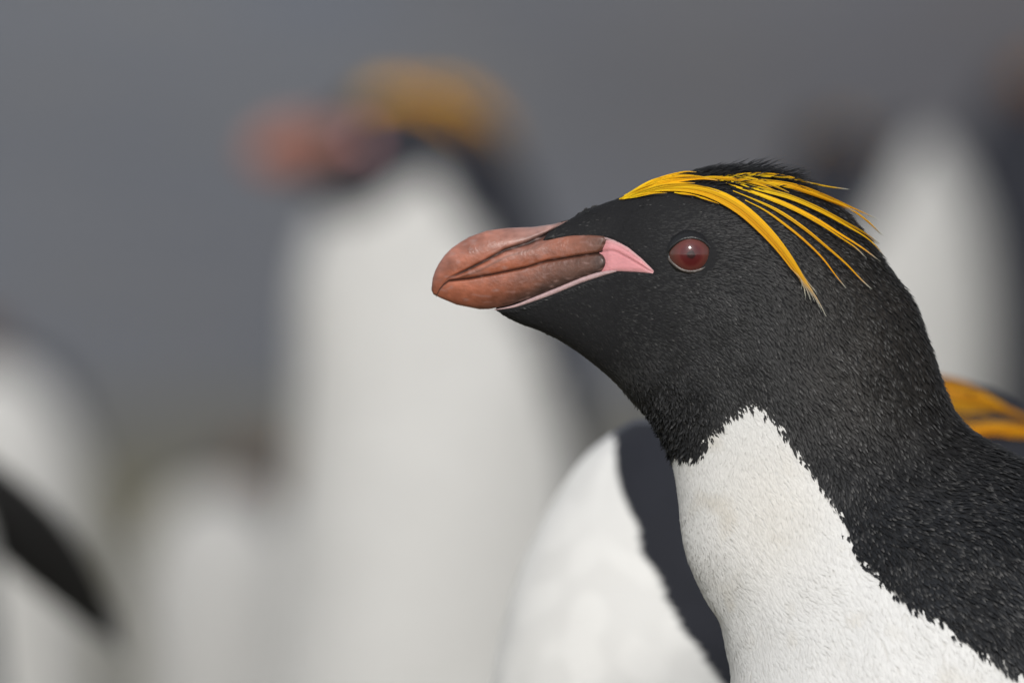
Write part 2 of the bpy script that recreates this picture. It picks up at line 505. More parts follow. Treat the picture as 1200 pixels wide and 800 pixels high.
def bill_patch(lower, nx, nr):
    u = np.linspace(0, 1, nx)
    if lower: x = 511 + (713 - 511) * (u ** 1.5)
    else: x = 505.6 + (714 - 505.6) * (u ** 1.8)
    r = np.linspace(0, 1, nr)
    X, Rr = np.meshgrid(x, r, indexing='ij')
    zc, zm, zb = ip(CULMEN, X), ip(MOUTH, X), ip(BOTTOM, X)
    zm = np.minimum(zm, zb)
    zg = ip(GROOVE, X)
    if lower: Z = zm + (zb - zm) * Rr
    else: Z = zc + (zm - zc) * Rr ** 1.5
    Y = y_bill(X, Z)
    gfade = smooth01(512, 545, X)
    g = np.exp(-((Z - zg) / np.interp(X, [520, 580, 625], [1.3, 1.9, 3.4])) ** 2)
    mth = np.exp(-((Z - zm) / 1.6) ** 2)
    if lower:
        f = np.clip((Z - zm) / np.maximum(zb - zm, 1), 0, 1)
        Y = Y + 1.6 * np.sin(math.pi * f) * smooth01(511, 560, X)
        Y = Y - 2.5 * mth * smooth01(511, 530, X) - 1.5 * np.exp(-((Z - zb) / 2.0) ** 2) * smooth01(560, 600, X)
        Y = Y - 4.5 * smooth01(706, 712, X + 7 * (1 - np.sin(math.pi * np.clip(f, 0, 1))))
        bk = smooth01(0, 1, (X - 550) / 130 + (f - 0.5) * 0.35) * 0.9 + 0.1
        C = ORANGE * (1 - bk[..., None]) + (BROWN * .75) * bk[..., None]
        k = smooth01(688, 712, X)[..., None]
        C = C * (1 - k) + DARKB * k
        k = (smooth01(0.5, 0.98, f) * smooth01(530, 620, X) * 0.85)[..., None]
        C = C * (1 - k) + DARKB * k
        k = (mth * 0.8)[..., None]
        C = C * (1 - k) + GROOVEC * k
        k = (smooth01(0.25, 0.0, (X - 505) / 60) * 0.35)[..., None]
        C = C * (1 - k) + BROWN * k
    else:
        top = Z < zg
        fa = np.clip((Z - zc) / np.maximum(zg - zc, 1), 0, 1); fb = np.clip((Z - zg) / np.maximum(zm - zg, 1), 0, 1)
        Y = Y + np.where(top, 1.3 * np.sin(math.pi * fa ** 1.3), 2.0 * np.sin(math.pi * fb)) * gfade
        Y = Y - np.interp(X, [520, 600, 630], [2.2, 3.2, 4.5]) * g * gfade - 2.0 * mth * smooth01(511, 530, X)
        # the horny side plate ends in a rounded step before the pink skin
        Y = Y - 4.5 * smooth01(706, 712, X + 7 * (1 - np.sin(math.pi * np.clip(fb, 0, 1))))
        bk = smooth01(560, 650, X)[..., None]
        Ct = ORANGE * (1 - bk) + MAUVE * bk
        k = smooth01(0.75, 0.1, fa)[..., None] * 0.35
        Ct = Ct * (1 - k) + MAUVE * k  # mauve-grey sheen along base and ridge, painted into the horn colour
        bk = smooth01(640, 712, X)[..., None]
        Cb = (ORANGE * .92) * (1 - bk) + (BROWN * 1.05) * bk
        k = (np.exp(-((fb - 0.18) / 0.2) ** 2) * 0.35 * smooth01(560, 620, X))[..., None]
        Cb = Cb * (1 - k) + MAUVE * 0.9 * k
        C = np.where(top[..., None], Ct, Cb)
        k = (smooth01(698, 712, X) * 0.7)[..., None]
        C = C * (1 - k) + DARKB * k
        k = np.clip(g * 1.05 * gfade, 0, 0.96)[..., None]
        C = C * (1 - k) + GROOVEC * k
        l2 = np.exp(-((Z - zg - np.interp(X, [526, 560, 640], [3, 8, 9])) / 1.5) ** 2) * smooth01(530, 545, X) * (1 - smooth01(600, 650, X))
        k = (l2 * 0.6)[..., None]
        C = C * (1 - k) + BROWN * 0.8 * k
        k = (mth * 0.8)[..., None]
        C = C * (1 - k) + GROOVEC * k
        k = (smooth01(0.25, 0.0, (X - 505) / 45) * 0.4)[..., None]
        C = C * (1 - k) + BROWN * k
    out = ~poly_in(BILL_POLY, X, Z)
    Y = np.where(out & (X > 560), Y - np.minimum(poly_dist(BILL_POLY, X, Z) * 1.2 + 0.5, 7), Y)
    Y = np.maximum(Y, 0)
    if not lower: Y[:, 0] = 0
    # turn in along the mouth line so each half is a closed shell
    xi, zi, ci = X[:, -1 if not lower else 0], Z[:, -1 if not lower else 0], C[:, -1 if not lower else 0]
    lip = np.stack([xi, Y[:, -1 if not lower else 0] * 0.15, zi + (-1.5 if not lower else 1.5)], -1)
    Pm = np.stack([X, Y, Z], -1)
    if lower:
        Pm = np.concatenate([lip[:, None], Pm], 1); C = np.concatenate([ci[:, None] * .6, C], 1)
    else:
        Pm = np.concatenate([Pm, lip[:, None]], 1); C = np.concatenate([C, ci[:, None] * .6], 1)
    n, k = Pm.shape[:2]
    i, j = np.meshgrid(np.arange(n - 1), np.arange(k - 1), indexing='ij')
    F = np.stack([i * k + j, (i + 1) * k + j, (i + 1) * k + j + 1, i * k + j + 1], -1).reshape(-1, 4)
    V = Pm.reshape(-1, 3); Cc = C.reshape(-1, 3)
    A = V.copy(); A[:, 1] *= -1
    V = np.concatenate([A, V]); Cc = np.concatenate([Cc, Cc])
    F = np.concatenate([F, F[:, ::-1] + n * k])
    wob = 0.88 + 0.3 * (nz(V, 0.045, 2.2) + 0.5) + 0.22 * nz(V, 0.14, 7.7)
    pale = np.clip(nz(V * np.array([1, 1, 2.2]), 0.11, 4.4) - 0.18, 0, 1)[:, None] * 0.9
    Cc = Cc * wob[:, None] * (1 - pale) + MAUVE * pale
    return V, F, Cc


def y_face(x, z):
    k = 1 - smooth01(686, 735, np.array(x))
    s = surf(x, z)
    yl = -s[0] if s else 0
    return float(y_bill(np.array(x), np.array(z)) * k + yl * (1 - k))


def gape_patch(nx=70, nr=34):
    top = np.array([(694, 277.5), (706, 279), (714, 280), (725, 284), (736, 290.5), (751, 303), (760, 312), (768.5, 320.6)])
    bot = np.array([(694, 327), (706, 322), (716, 319), (724, 318), (745, 319), (760, 320.5), (768.5, 321.4)])
    x = np.linspace(694, 768.5, nx); r = np.linspace(0, 1, nr)
    V, C = [], []
    for xx in x:
        a, b = ip(top, xx), ip(bot, xx)
        for rr in r:
            zz = a + (b - a) * rr
            edge = min(rr, 1 - rr) * (b - a)
            # two folds run back to the corner of the mouth
            f1 = a + (b - a) * np.interp(xx, [694, 720, 768], [0.38, 0.34, 0.62]); f2 = a + (b - a) * np.interp(xx, [694, 720, 768], [0.16, 0.15, 0.30])
            dent = 1.7 * math.exp(-((zz - f1) / 1.5) ** 2) + 0.8 * math.exp(-((zz - f2) / 1.2) ** 2)
            y = y_face(xx, zz) - 0.6 + 2.4 * min(edge / 5, 1) ** 0.5 - dent - 5.0 * float(1 - smooth01(703, 716, np.array(xx)))
            V.append((xx, -y, zz))
            c = PINK * (0.98 - 0.28 * math.exp(-((zz - f1) / 1.3) ** 2))
            c = c + (PALEPINK - c) * (0.5 * (1 - min(edge / 4, 1)) + 0.35 * max(0, 1 - rr * 4))
            C.append(c)
    k = nr
    i, j = np.meshgrid(np.arange(nx - 1), np.arange(nr - 1), indexing='ij')
    F = np.stack([i * k + j, i * k + j + 1, (i + 1) * k + j + 1, (i + 1) * k + j], -1).reshape(-1, 4)
    V = np.array(V); C = np.array(C)
    # the pale seam of skin below the lower bill and above the side plate
    def seam(pts, rad, c):
        nonlocal V, C, F
        pts = np.array(pts, float)
        tt = np.concatenate([[0], np.cumsum(np.hypot(*np.diff(pts, axis=0).T))])
        q = hermite(tt, pts, np.linspace(0, tt[-1], 60))
        base = len(V); vs, cs = [], []
        n8 = 8
        for ii, (a, b) in enumerate(q):
            f = ii / 59; rd = rad * (0.1 + 0.9 * math.sin(math.pi * min(0.5, f * 0.9))) * (1 - 0.6 * max(0, (f - 0.85) / 0.15)) 
            yy = y_face(a, b) 
            for kk in range(n8):
                an = kk / n8 * 2 * math.pi
                vs.append((a, -(yy - 0.4) + rd * 0.8 * math.cos(an), b + rd * math.sin(an))); cs.append(c * (0.85 + 0.15 * random.random()))
        Fs = []
        for ii in range(59):
            for kk in range(n8):
                Fs.append((base + ii * n8 + kk, base + ii * n8 + (kk + 1) % n8, base + (ii + 1) * n8 + (kk + 1) % n8, base + (ii + 1) * n8 + kk))
        V = np.concatenate([V, vs]); C = np.concatenate([C, cs]); F = np.concatenate([F, np.array(Fs)])
    seam([(579, 362.8), (588, 361.8), (600, 359.5), (625, 351), (655, 339.5), (682, 328.5), (706, 321), (722, 317.5)], 3.3, PALEPINK)
    seam([(640, 282.5), (655, 279.5), (672, 278), (690, 277.5), (708, 279.5), (722, 283)], 1.5, lin(186, 156, 156))
    return V, F, C


EX, EZ = 808.6, 299.0
EY, EN = surf(EX, EZ)
ER = 30.0
ECY = EY + 19.5


def lid_patch():
    n = 72; rows = 7
    V, C = [], []
    for i in range(n):
        a = i / n * 2 * math.pi
        ca, sa = math.cos(a), math.sin(a)
        cor = max(0, abs(ca)) ** 14
        ri = 1 / math.sqrt((ca / 22.0) ** 2 + (sa / 18.0) ** 2) + cor * (3.5 if ca < 0 else 1.0)
        for k in range(rows):
            f = k / (rows - 1)
            r = ri + f * 11
            x, z = EX + r * ca, EZ + r * sa
            ysph = ECY - math.sqrt(max((ER + 1.2) ** 2 - r * r, 1)) if r < ER else ECY
            s = surf(x, z)[0]
            y = ysph * (1 - smooth01(0, 0.75, f)) + (s + 1.5 * f) * smooth01(0, 0.75, f)
            if r < ER: y = min(y, ysph - 0.3)
            if k == 0: y += 2.2
            if k == 1: y -= 0.9
            V.append((x, y, z))
            base = np.array([0.012, 0.012, 0.013])
            if k <= 1 and sa > 0.15: base = lin(95, 84, 78) * (0.6 + 0.4 * random.random())
            C.append(base)
    F = [(i * rows + k, i * rows + k + 1, ((i + 1) % n) * rows + k + 1, ((i + 1) % n) * rows + k) for i in range(n) for k in range(rows - 1)]
    return np.array(V), np.array(F), np.array(C)


def eyeball(r=ER, n=32, m=20):
    V = [(0, -r, 0)]; F3, F4 = [], []
    for i in range(1, m):
        a = math.pi * i / m
        for j in range(n):
            b = 2 * math.pi * j / n
            V.append((r * math.sin(a) * math.cos(b), -r * math.cos(a), r * math.sin(a) * math.sin(b)))
    V.append((0, r, 0))
    for j in range(n):
        F3.append((0, 1 + (j + 1) % n, 1 + j)); F3.append((len(V) - 1, 1 + (m - 2) * n + j, 1 + (m - 2) * n + (j + 1) % n))
        for i in range(m - 2):
            F4.append((1 + i * n + j, 1 + i * n + (j + 1) % n, 1 + (i + 1) * n + (j + 1) % n, 1 + (i + 1) * n + j))
    return np.array(V, float), [np.array(F4), np.array(F3)]


# crest feathers: path in the profile, greatest width, lift of the tip above the head
LOWB = [(726, 234.5), (745, 228.5), (770, 224), (800, 222.5), (825, 226), (850, 236), (870, 249), (890, 267), (910, 289), (926, 311), (941, 334), (955, 353), (967, 375)]
CREST = []


def crest_add(path, w, lift=6, tip=1.0, tone=0.0):
    CREST.append((np.array(path, float), w, lift, tip, tone))


def cut(path, n): return path[:n]


_e = [0, 1, 2, 3, 4, 5, 6, 7, 8, 9, 10, 11, 12]
for k, (off, ends, w, tone) in enumerate([(-5, (967, 375), 5.5, 0.2), (-3, (959, 362), 6.5, 0.1), (-1, (961, 367), 5.5, .5), (1, (953, 359), 6.5, 0.3), (3, (948, 356), 5.5, .6), (5, (941, 354), 5.5, 0.0), (7, (935, 342), 4.2, 0.4), (-7, (957, 350), 4.5, 0.0)]):
    pts = []
    for i, (x, z) in enumerate(LOWB[:-2]):
        f = min(1, max(0, (i - 1) / 4)) * (1 - 0.4 * max(0, (i - 7) / 3))
        tx, tz = (0.65, -0.76) if i > 5 else (0.35, -0.93)
        pts.append((x - tx * off * f * 0.85 + k * 0.8 * (i == 0), z - tz * off * f * 0.85))
    ex, ez = ends
    lx, lz = pts[-1]
    pts.append(((lx + ex) / 2 + 1.2, (lz + ez) / 2 - 1)); pts.append(ends)
    crest_add(pts, w * 0.5, 4 + 1.7 * (k * 3 % 5), 1, tone)
for pts, w, tone in [  # the mass of short and middle plumes over the brow
    ([(728, 234), (750, 223), (772, 213), (790, 207), (806, 204), (818, 205)], 8, 0), ([(732, 231), (752, 221), (775, 213), (800, 209), (820, 210), (836, 213)], 9, 0.1),
    ([(730, 233), (755, 223), (780, 216), (802, 213), (822, 212), (842, 214)], 8, .3), ([(727, 234), (748, 225), (768, 218), (786, 211), (800, 208)], 8, .0),
    ([(729, 234.5), (750, 228), (775, 221), (800, 219), (822, 221), (845, 228)], 8, .2), ([(733, 234), (752, 230), (768, 228), (782, 228.5)], 5, 0),
    ([(790, 227), (804, 229), (820, 232.5)], 2.4, .2), ([(812, 230), (826, 235), (842, 241)], 2.4, .2), ([(800, 212), (830, 210), (858, 212), (880, 215), (905, 222)], 6, 0.3),
    ([(835, 211), (862, 210), (885, 214), (908, 221), (925, 229)], 8, -.1), ([(842, 213), (866, 213), (890, 219), (915, 229)], 6, 0.1), ([(745, 229), (770, 221), (795, 217), (815, 217)], 7, 0)]:
    crest_add(pts, w * 0.75, 2.5, 0.25, tone)
for pts, w, tone in [
    ([(850, 206), (895, 208.5), (920, 211), (945, 217), (965, 221.5), (994, 226)], 4.2, -.1), ([(862, 209), (895, 213), (932, 220), (970, 234), (995, 246), (1027, 261)], 7, 0.4),
    ([(870, 212), (900, 216), (935, 224), (968, 236), (989, 245), (1010, 259), (1034, 282)], 5.5, 0.2), ([(852, 212), (882, 220), (920, 230.5), (957, 246), (990, 264), (1012, 277), (1031, 292)], 6.0, 0.2),
    ([(856, 214), (884, 223), (922, 233), (958, 249), (990, 267), (1015, 283), (1037, 307)], 5, 0.0), ([(850, 216), (890, 229), (920, 241), (957, 260), (982, 276), (1007, 292), (1030, 310)], 5.2, 0.35),
    ([(862, 221), (893, 232), (922, 244), (955, 262), (985, 282), (1002, 294), (1012, 305)], 4, 0.1), ([(858, 225), (882, 235), (907, 247), (937, 267), (965, 290), (990, 312), (1007, 330), (1020, 342)], 4.8, 0.3),
    ([(872, 236), (895, 248), (917, 264), (940, 283), (962, 305), (977, 325), (990, 341)], 4.0, 0.5), ([(840, 208), (875, 206), (905, 207), (930, 212), (950, 219)], 4, 0.2), ([(880, 213), (910, 217), (945, 228), (975, 240), (1000, 251)], 5, .5)]:
    crest_add(pts, w * 0.62, 6, 1.0, tone)


def crest_mesh(c, fat=1.0, strands=9, seg=26, extra_lift=0.0):
    path, w, lift, tip, tone = c
    tt = np.concatenate([[0], np.cumsum(np.hypot(*np.diff(path, axis=0).T))])
    q = hermite(tt, path, np.linspace(0, tt[-1], seg))
    f = np.linspace(0, 1, seg)
    P, N = [], []
    last = None
    for (x, z) in q:
        s = surf(x, z)
        if s is None:
            s = (last[0] + 2.0 if last else -10.0, last[1] if last else np.array([0, -1, 0.0]))
            s = (min(s[0], -2), s[1])
        last = s
        P.append((x, s[0], z)); N.append(s[1])
    P = np.array(P); N = np.array(N)
    for _ in range(3):
        N[1:-1] = (N[:-2] + N[1:-1] + N[2:]) / 3; P[1:-1, 1] = (P[:-2, 1] + P[1:-1, 1] + P[2:, 1]) / 3
    N = N / np.linalg.norm(N, axis=1)[:, None] + np.array([0, -0.9, 0])
    N /= np.linalg.norm(N, axis=1)[:, None]
    hgt = 3.4 + 2.4 * smooth01(0.1, 0.5, f) + (lift + extra_lift) * f ** 1.5 * (1 - 0.2 * f)
    Pn = P.copy()
    Pn += N * np.array([0.55, 1.0, 0.55]) * hgt[:, None]                                    # the lift goes sideways, away from the head
    T = np.gradient(Pn, axis=0); T /= np.linalg.norm(T, axis=1)[:, None]
    B = np.cross(T, N); B /= np.linalg.norm(B, axis=1)[:, None]
    prof = np.where(f < 0.35, 0.08 + 0.92 * smooth01(0, 0.35, f), 1 - (0.68 if tip > 0.5 else 0.9) * smooth01(0.3, 0.97, f)) * w * fat * 0.9
    V, F, C = [], [], []
    shade = 0.72 + 0.4 * rng.random()
    for k in range(strands):
        o = (k / (strands - 1) - 0.5)
        jit = rng.normal(0, 0.09)
        end = 1 - 0.10 * abs(o) * 2 * rng.random() - 0.03 * rng.random()
        idx = np.linspace(0, (seg - 1) * end, seg)
        ip_ = lambda A: np.stack([np.interp(idx, np.arange(seg), A[:, a]) for a in range(3)], -1)
        c0, b0, n0 = ip_(Pn), ip_(B), ip_(N)
        pr = np.interp(idx, np.arange(seg), prof)
        ctr = c0 + b0 * ((o + jit) * pr)[:, None] + n0 * ((0.25 - o * o) * pr * 0.7 + rng.normal(0, 0.45))[:, None]
        hw = np.maximum(0.42, 0.62 * pr / strands * 0.95) * (1 - 0.75 * np.linspace(0, 1, seg) ** 6)
        a = ctr - b0 * hw[:, None]; b = ctr + b0 * hw[:, None]
        base = len(V) // 1
        base = sum(len(v) for v in V)
        V.append(np.stack([a, b], 1).reshape(-1, 3))
        i = np.arange(seg - 1)
        F.append(np.stack([base + 2 * i, base + 2 * i + 1, base + 2 * i + 3, base + 2 * i + 2], -1))
        g = idx / (seg - 1)
        y0 = np.array([0.95, 0.62, 0.012]); y1 = np.array([0.90, 0.40, 0.004]); gr = np.array([0.42, 0.42, 0.36])
        kk = np.clip(tone + 0.55 * smooth01(0.1, 0.6, g) + rng.normal(0, 0.12), 0, 1)[:, None]
        cc = y0 * (1 - kk) + y1 * kk
        cc = cc * (0.65 + 0.45 * rng.random()) * shade
        kt = (smooth01(0.86, 0.97, g) * tip)[:, None]
        cc = cc * (1 - kt) + gr * kt
        C.append(np.repeat(cc, 2, 0))
    return np.concatenate(V), np.concatenate(F), np.concatenate(C)


def mirrored(V, F, C=None):
    A = V.copy(); A[:, 1] *= -1
    return A, F[:, ::-1], C


# ------------------------------------------------------------------ limbs
def flipper_geo(base, tipv, lead, length, width, curve=0.12, nx=30, nr=16):
    """a long flat blade: base point, direction, direction of the leading edge; dark above, white below"""
    base = np.array(base, float); t = np.array(tipv, float); t /= np.linalg.norm(t)
    l = np.array(lead, float); l -= t * (l @ t); l /= np.linalg.norm(l)
    n = np.cross(t, l)
    V, C = [], []
    for i in range(nx):
        f = i / (nx - 1)
        w = width * (0.62 + 0.5 * math.sin(math.pi * min(1, f * 1.25 + 0.1))) * (1 - 0.97 * smooth01(0.72, 1.0, f)) * 0.5
        c = base + t * length * f - l * length * curve * f * f + n * length * 0.06 * math.sin(f * 2)
        th = max(0.03, 0.17 * (1 - f)) * width * (1 - 0.8 * smooth01(0.9, 1, f))
        for j in range(nr):
            a = j / nr * 2 * math.pi
            V.append(c + l * w * math.cos(a) + n * th * 0.5 * math.sin(a))
            up = math.sin(a) > -0.25 and math.cos(a) > -0.93
            C.append(BLACK * 3.0 if up else WHITE * 0.9)
    F = [(i * nr + j, (i + 1) * nr + j, (i + 1) * nr + (j + 1) % nr, i * nr + (j + 1) % nr) for i in range(nx - 1) for j in range(nr)]
    V.append(base + t * length * 1.003 - l * length * curve); C.append(BLACK)
    e = len(V) - 1
    T = [((nx - 1) * nr + j, e, (nx - 1) * nr + (j + 1) % nr) for j in range(nr)]
    return np.array(V), np.array(F), np.array(T), np.array(C)


def tail_geo(base, length, width):
    V, F, C = [], [], []
    for k in range(9):
        a = (k - 4) / 4
        d = np.array([0.8, a * 0.35, 0.55]); d /= np.linalg.norm(d)
        side = np.array([-a * 0.3, 1, 0]) * width
        b = np.array(base, float) + np.array([0, a * 60, 0])
        o = len(V)
        for f, w in ((0, 1), (0.6, 0.9), (1, 0.1)):
            for s, h in ((-1, 0), (0, -10), (1, 0), (0, 8)):
                V.append(b + d * length * f * (1 - 0.15 * abs(a)) + side * s * w + np.array([0, 0, h * w])); C.append(BLACK)
        for i in range(2):
            for j in range(4):
                F.append((o + i * 4 + j, o + i * 4 + (j + 1) % 4, o + (i + 1) * 4 + (j + 1) % 4, o + (i + 1) * 4 + j))
    return np.array(V), np.array(F), np.zeros((0, 3), int), np.array(C)


def foot_geo(cx, cy, gy, top):
    """webbed foot with three toes, claws and a short shank"""
    V, F, C = [], [], []
    FP = lin(196, 132, 120)
    def tube(pts, rads, cols, n=10, flat=1.0):
        o = len(V)
        for p, r, c in zip(pts, rads, cols):
            for j in range(n):
                a = j / n * 2 * math.pi
                V.append((p[0], p[1] + r * math.cos(a), p[2] + r * flat * math.sin(a)) if abs(pts[-1][0] - pts[0][0]) > abs(pts[-1][2] - pts[0][2]) else (p[0] + r * math.cos(a), p[1] + r * math.sin(a), p[2])); C.append(c)
        for i in range(len(pts) - 1):
            for j in range(n):
                F.append((o + i * n + j, o + i * n + (j + 1) % n, o + (i + 1) * n + (j + 1) % n, o + (i + 1) * n + j))
    tube([(cx, cy, top), (cx - 10, cy, (top + gy) / 2), (cx - 15, cy, gy - 14)], [60, 42, 36], [FP * .8] * 3, 12)
    for k in (-1, 0, 1):
        e = (cx - 250 + 30 * abs(k), cy + k * 95)
        tube([(cx + 25, cy, gy - 18), (cx - 110, cy + k * 45, gy - 17), (e[0] + 25, e[1] - k * 8, gy - 13), (e[0], e[1], gy - 11)], [26, 21, 15, 9], [FP, FP, FP, FP * .8], 10, 0.6)
        tube([(e[0] + 8, e[1], gy - 13), (e[0] - 22, e[1] + k * 6, gy - 10), (e[0] - 42, e[1] + k * 8, gy - 3)], [8, 6, 1.5], [lin(60, 45, 40)] * 3, 8)
    for k in (-1, 1):
        o = len(V)
        for p in [(cx, cy, gy - 20), (cx - 120, cy, gy - 12), (cx - 225, cy, gy - 8), (cx - 200, cy + k * 48, gy - 7), (cx - 205, cy + k * 88, gy - 7), (cx - 105, cy + k * 42, gy - 12)]:
            for dz in (0, 5): V.append((p[0], p[1], p[2] + dz)); C.append(FP * .7)
        F += [(o, o + 2, o + 10, o), (o + 2, o + 4, o + 6, o + 10), (o + 10, o + 6, o + 8, o + 10)]
        F += [(o + 1, o + 11, o + 3, o + 1), (o + 3, o + 11, o + 7, o + 5), (o + 11, o + 9, o + 7, o + 11)]
        for q in ((2, 4), (4, 6), (6, 8), (8, 10)): F.append((o + q[0], o + q[0] + 1, o + q[1] + 1, o + q[1]))
    quads = [f for f in F if len(set(f)) == 4]; tris = [f[:3] for f in F if len(set(f)) == 3]
    return np.array(V, float), np.array(quads), np.array(tris), np.array(C)


# ------------------------------------------------------------------ a whole penguin
def body_colours(V, Wp, seed, dull=1.0):
    w = white_amount(Wp, V[:, 0], V[:, 2], nz(V, 0.035, seed) * 5)
    v = 1 + 0.25 * nz(V, 0.02, seed + 3)
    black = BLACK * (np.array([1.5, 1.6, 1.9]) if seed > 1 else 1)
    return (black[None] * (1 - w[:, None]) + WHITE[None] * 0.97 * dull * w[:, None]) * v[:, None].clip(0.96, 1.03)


def penguin(rings, Wp, pose, loc, yaw, label, flippers, feet, tail, detail=False, scale=1.0, crest_fat=1.0, seed=1.0, loft=None, crest=True, res_loft=None, dull=1.0, tint=(1, 1, 1)):
    root = bpy.data.objects.new('penguin', None)
    col.objects.link(root)
    root.empty_display_size = 0.05
    root.location = loc; root.rotation_euler = (0, 0, math.radians(yaw)); root.scale = (scale,) * 3
    tag(root, label, 'penguin', 'macaroni penguins of the colony')
    lf = loft or Loft(rings, *(res_loft or (130, 70, 72)))
    P0 = lf.P.copy()
    nh = int(np.searchsorted(lf.t, lf.ts[6]))
    P0[:nh] = face_blend(P0[:nh])
    n = len(lf.t)
    tw = lf.ts
    wgt = 1 - smooth01(tw[min(pose.w0, len(tw) - 1)], tw[min(pose.w1, len(tw) - 1)], lf.t)
    lf.flatP = P0
    Vflat = np.concatenate([P0.reshape(-1, 3), P0[0].mean(0)[None], P0[-1].mean(0)[None]])
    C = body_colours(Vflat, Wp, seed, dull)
    wv = np.concatenate([np.repeat(wgt, lf.K), [1, 0]])
    # soft unevenness of the coat, none round the bill
    amp = (2.2 * smooth01(740, 900, Vflat[:, 0]) + 1.5 * smooth01(500, 700, Vflat[:, 2]))
    dn = nz(Vflat, 0.018, seed + 9) * amp
    ctr = np.concatenate([np.repeat(P0.mean(1), lf.K, 0), Vflat[-2:]])
    dirv = Vflat - ctr; dirv /= np.linalg.norm(dirv, axis=1)[:, None] + 1e-6
    Vb = Vflat + dirv * dn[:, None]
    lf.Pfin = Vb[:-2].reshape(P0.shape)
    Vb = pose.head(Vb, wv)
    q, t3 = lf.faces()
    VV, QQ, TT, CC = [Vb], [q], [t3], [C]
    off = len(Vb)
    for g in [flipper_geo(*f) for f in flippers] + ([tail_geo(*tail)] if tail else []):
        VV.append(g[0]); QQ.append(g[1] + off)
        if len(g[2]): TT.append(g[2] + off)
        CC.append(g[3]); off += len(g[0])
    V = np.concatenate(VV)
    # mirroring rows to metres turns faces over, so reverse them
    body = link('body', mesh_np('body', pose.m(V), [np.concatenate(QQ)[:, ::-1], np.concatenate(TT)[:, ::-1]], M_SKIN, np.concatenate(CC)), root)
    hp = lambda A: pose.m(pose.head(A))
    res = (150, 80) if detail else (40, 24)
    for nm, lo in (('upper_bill', False), ('lower_bill', True)):
        v, f, c = bill_patch(lo, *res)
        link(nm, mesh_np(nm, hp(v), f[:, ::-1], M_BILL, c), root)
    v, f, c = GAPE
    link('gape_skin', mesh_np('gape_skin', hp(v), f[:, ::-1], M_GAPE, c), root)
    v, f, c = mirrored(v, f, c)
    link('gape_skin', mesh_np('gape_skin', hp(v), f[:, ::-1], M_GAPE, c), root)
    ev, ef = eyeball(n=48 if detail else 20, m=32 if detail else 12)
    lv, lfc, lc = LID
    for s in (1, -1):
        o = bpy.data.objects.new('eye', None)
        ctr_px = np.array([EX, s * ECY, EZ])
        cm = hp(ctr_px)
        e = ev * np.array([1, s, 1])
        R = pose.m(pose.head(ctr_px + e)) - cm
        # keep the iris in the eye's own axes: geometry stays local, unturned; the object carries the turn
        loc_m = np.stack([e[:, 0], e[:, 1], -e[:, 2]], -1) * S
        fl = (lambda A: A[:, ::-1]) if s == 1 else (lambda A: A)
        me = mesh_np('eye', loc_m, [fl(x) for x in ef], M_EYE)
        bpy.data.objects.remove(o)
        o = link('eye', me, root)
        o.location = cm
        # local axes -> head axes
        ax = [pose.head(ctr_px + d) - pose.head(ctr_px) for d in (np.array([1, 0, 0]), np.array([0, 1, 0]), np.array([0, 0, -1.0]))]
        Mx = Matrix([[ax[j][i] * (1 if i < 2 else -1) for j in range(3)] for i in range(3)])
        o.rotation_euler = Mx.to_euler()
        lvs = lv.copy(); lvs[:, 1] *= s
        lm = hp(lvs)
        lm = (lm - cm) @ np.array(Mx)
        lid = mesh_np('eyelid', lm, lfc[:, ::-1] if s == 1 else lfc, M_LID, lc)
        link('eyelid', lid, o)
    if crest:
        if detail:
            for c in CREST:
                v, f, cc = crest_mesh(c)
                link('crest_feather', mesh_np('crest_feather', hp(v), f[:, ::-1], M_CREST, cc), root)
                v2, f2, c2 = mirrored(v, f, cc)
                link('crest_feather', mesh_np('crest_feather', hp(v2), f2[:, ::-1], M_CREST, c2), root)
        else:
            vs, fs, cs = [], [], []
            o = 0
            for c in CREST:
                v, f, cc = crest_mesh(c, crest_fat, 5, 14, 12)
                for vv, ff, c3 in ((v, f, cc), mirrored(v, f, cc)):
                    vs.append(vv); fs.append(ff[:, ::-1] + o); cs.append(c3 * np.array(tint)); o += len(vv)
            link('crest', mesh_np('crest', hp(np.concatenate(vs)), np.concatenate(fs), M_CREST, np.concatenate(cs)), root)
    for (fx, fy, top) in feet:
        v, q, t, c = foot_geo(fx, fy, pose.gy, top)
        link('foot', mesh_np('foot', pose.m(v), [q[:, ::-1], t[:, ::-1]], M_FOOT, c), root)
    return root, lf


GAPE = gape_patch()
LID = lid_patch()

# ------------------------------------------------------------------ the sharp penguin
pose_main = Pose(1180, GY)
root_main, lf = penguin(MAIN_RINGS, MAIN_WHITE, pose_main, ((1180 - 600) * S, 0, 0), 0,
                        'sharp black and white penguin in profile with reddish brown bill and long yellow crest plumes',
                        [((1250, -205, 930), (0.35, -0.28, 1), (-1, -0.1, 0.2), 720, 210), ((1250, 205, 930), (0.35, 0.28, 1), (-1, 0.1, 0.2), 720, 210)],
                        [(1190, -150, 2270), (1190, 150, 2270)], ((1440, 0, 2230), 330, 26), detail=True, seed=1.0, loft=main)


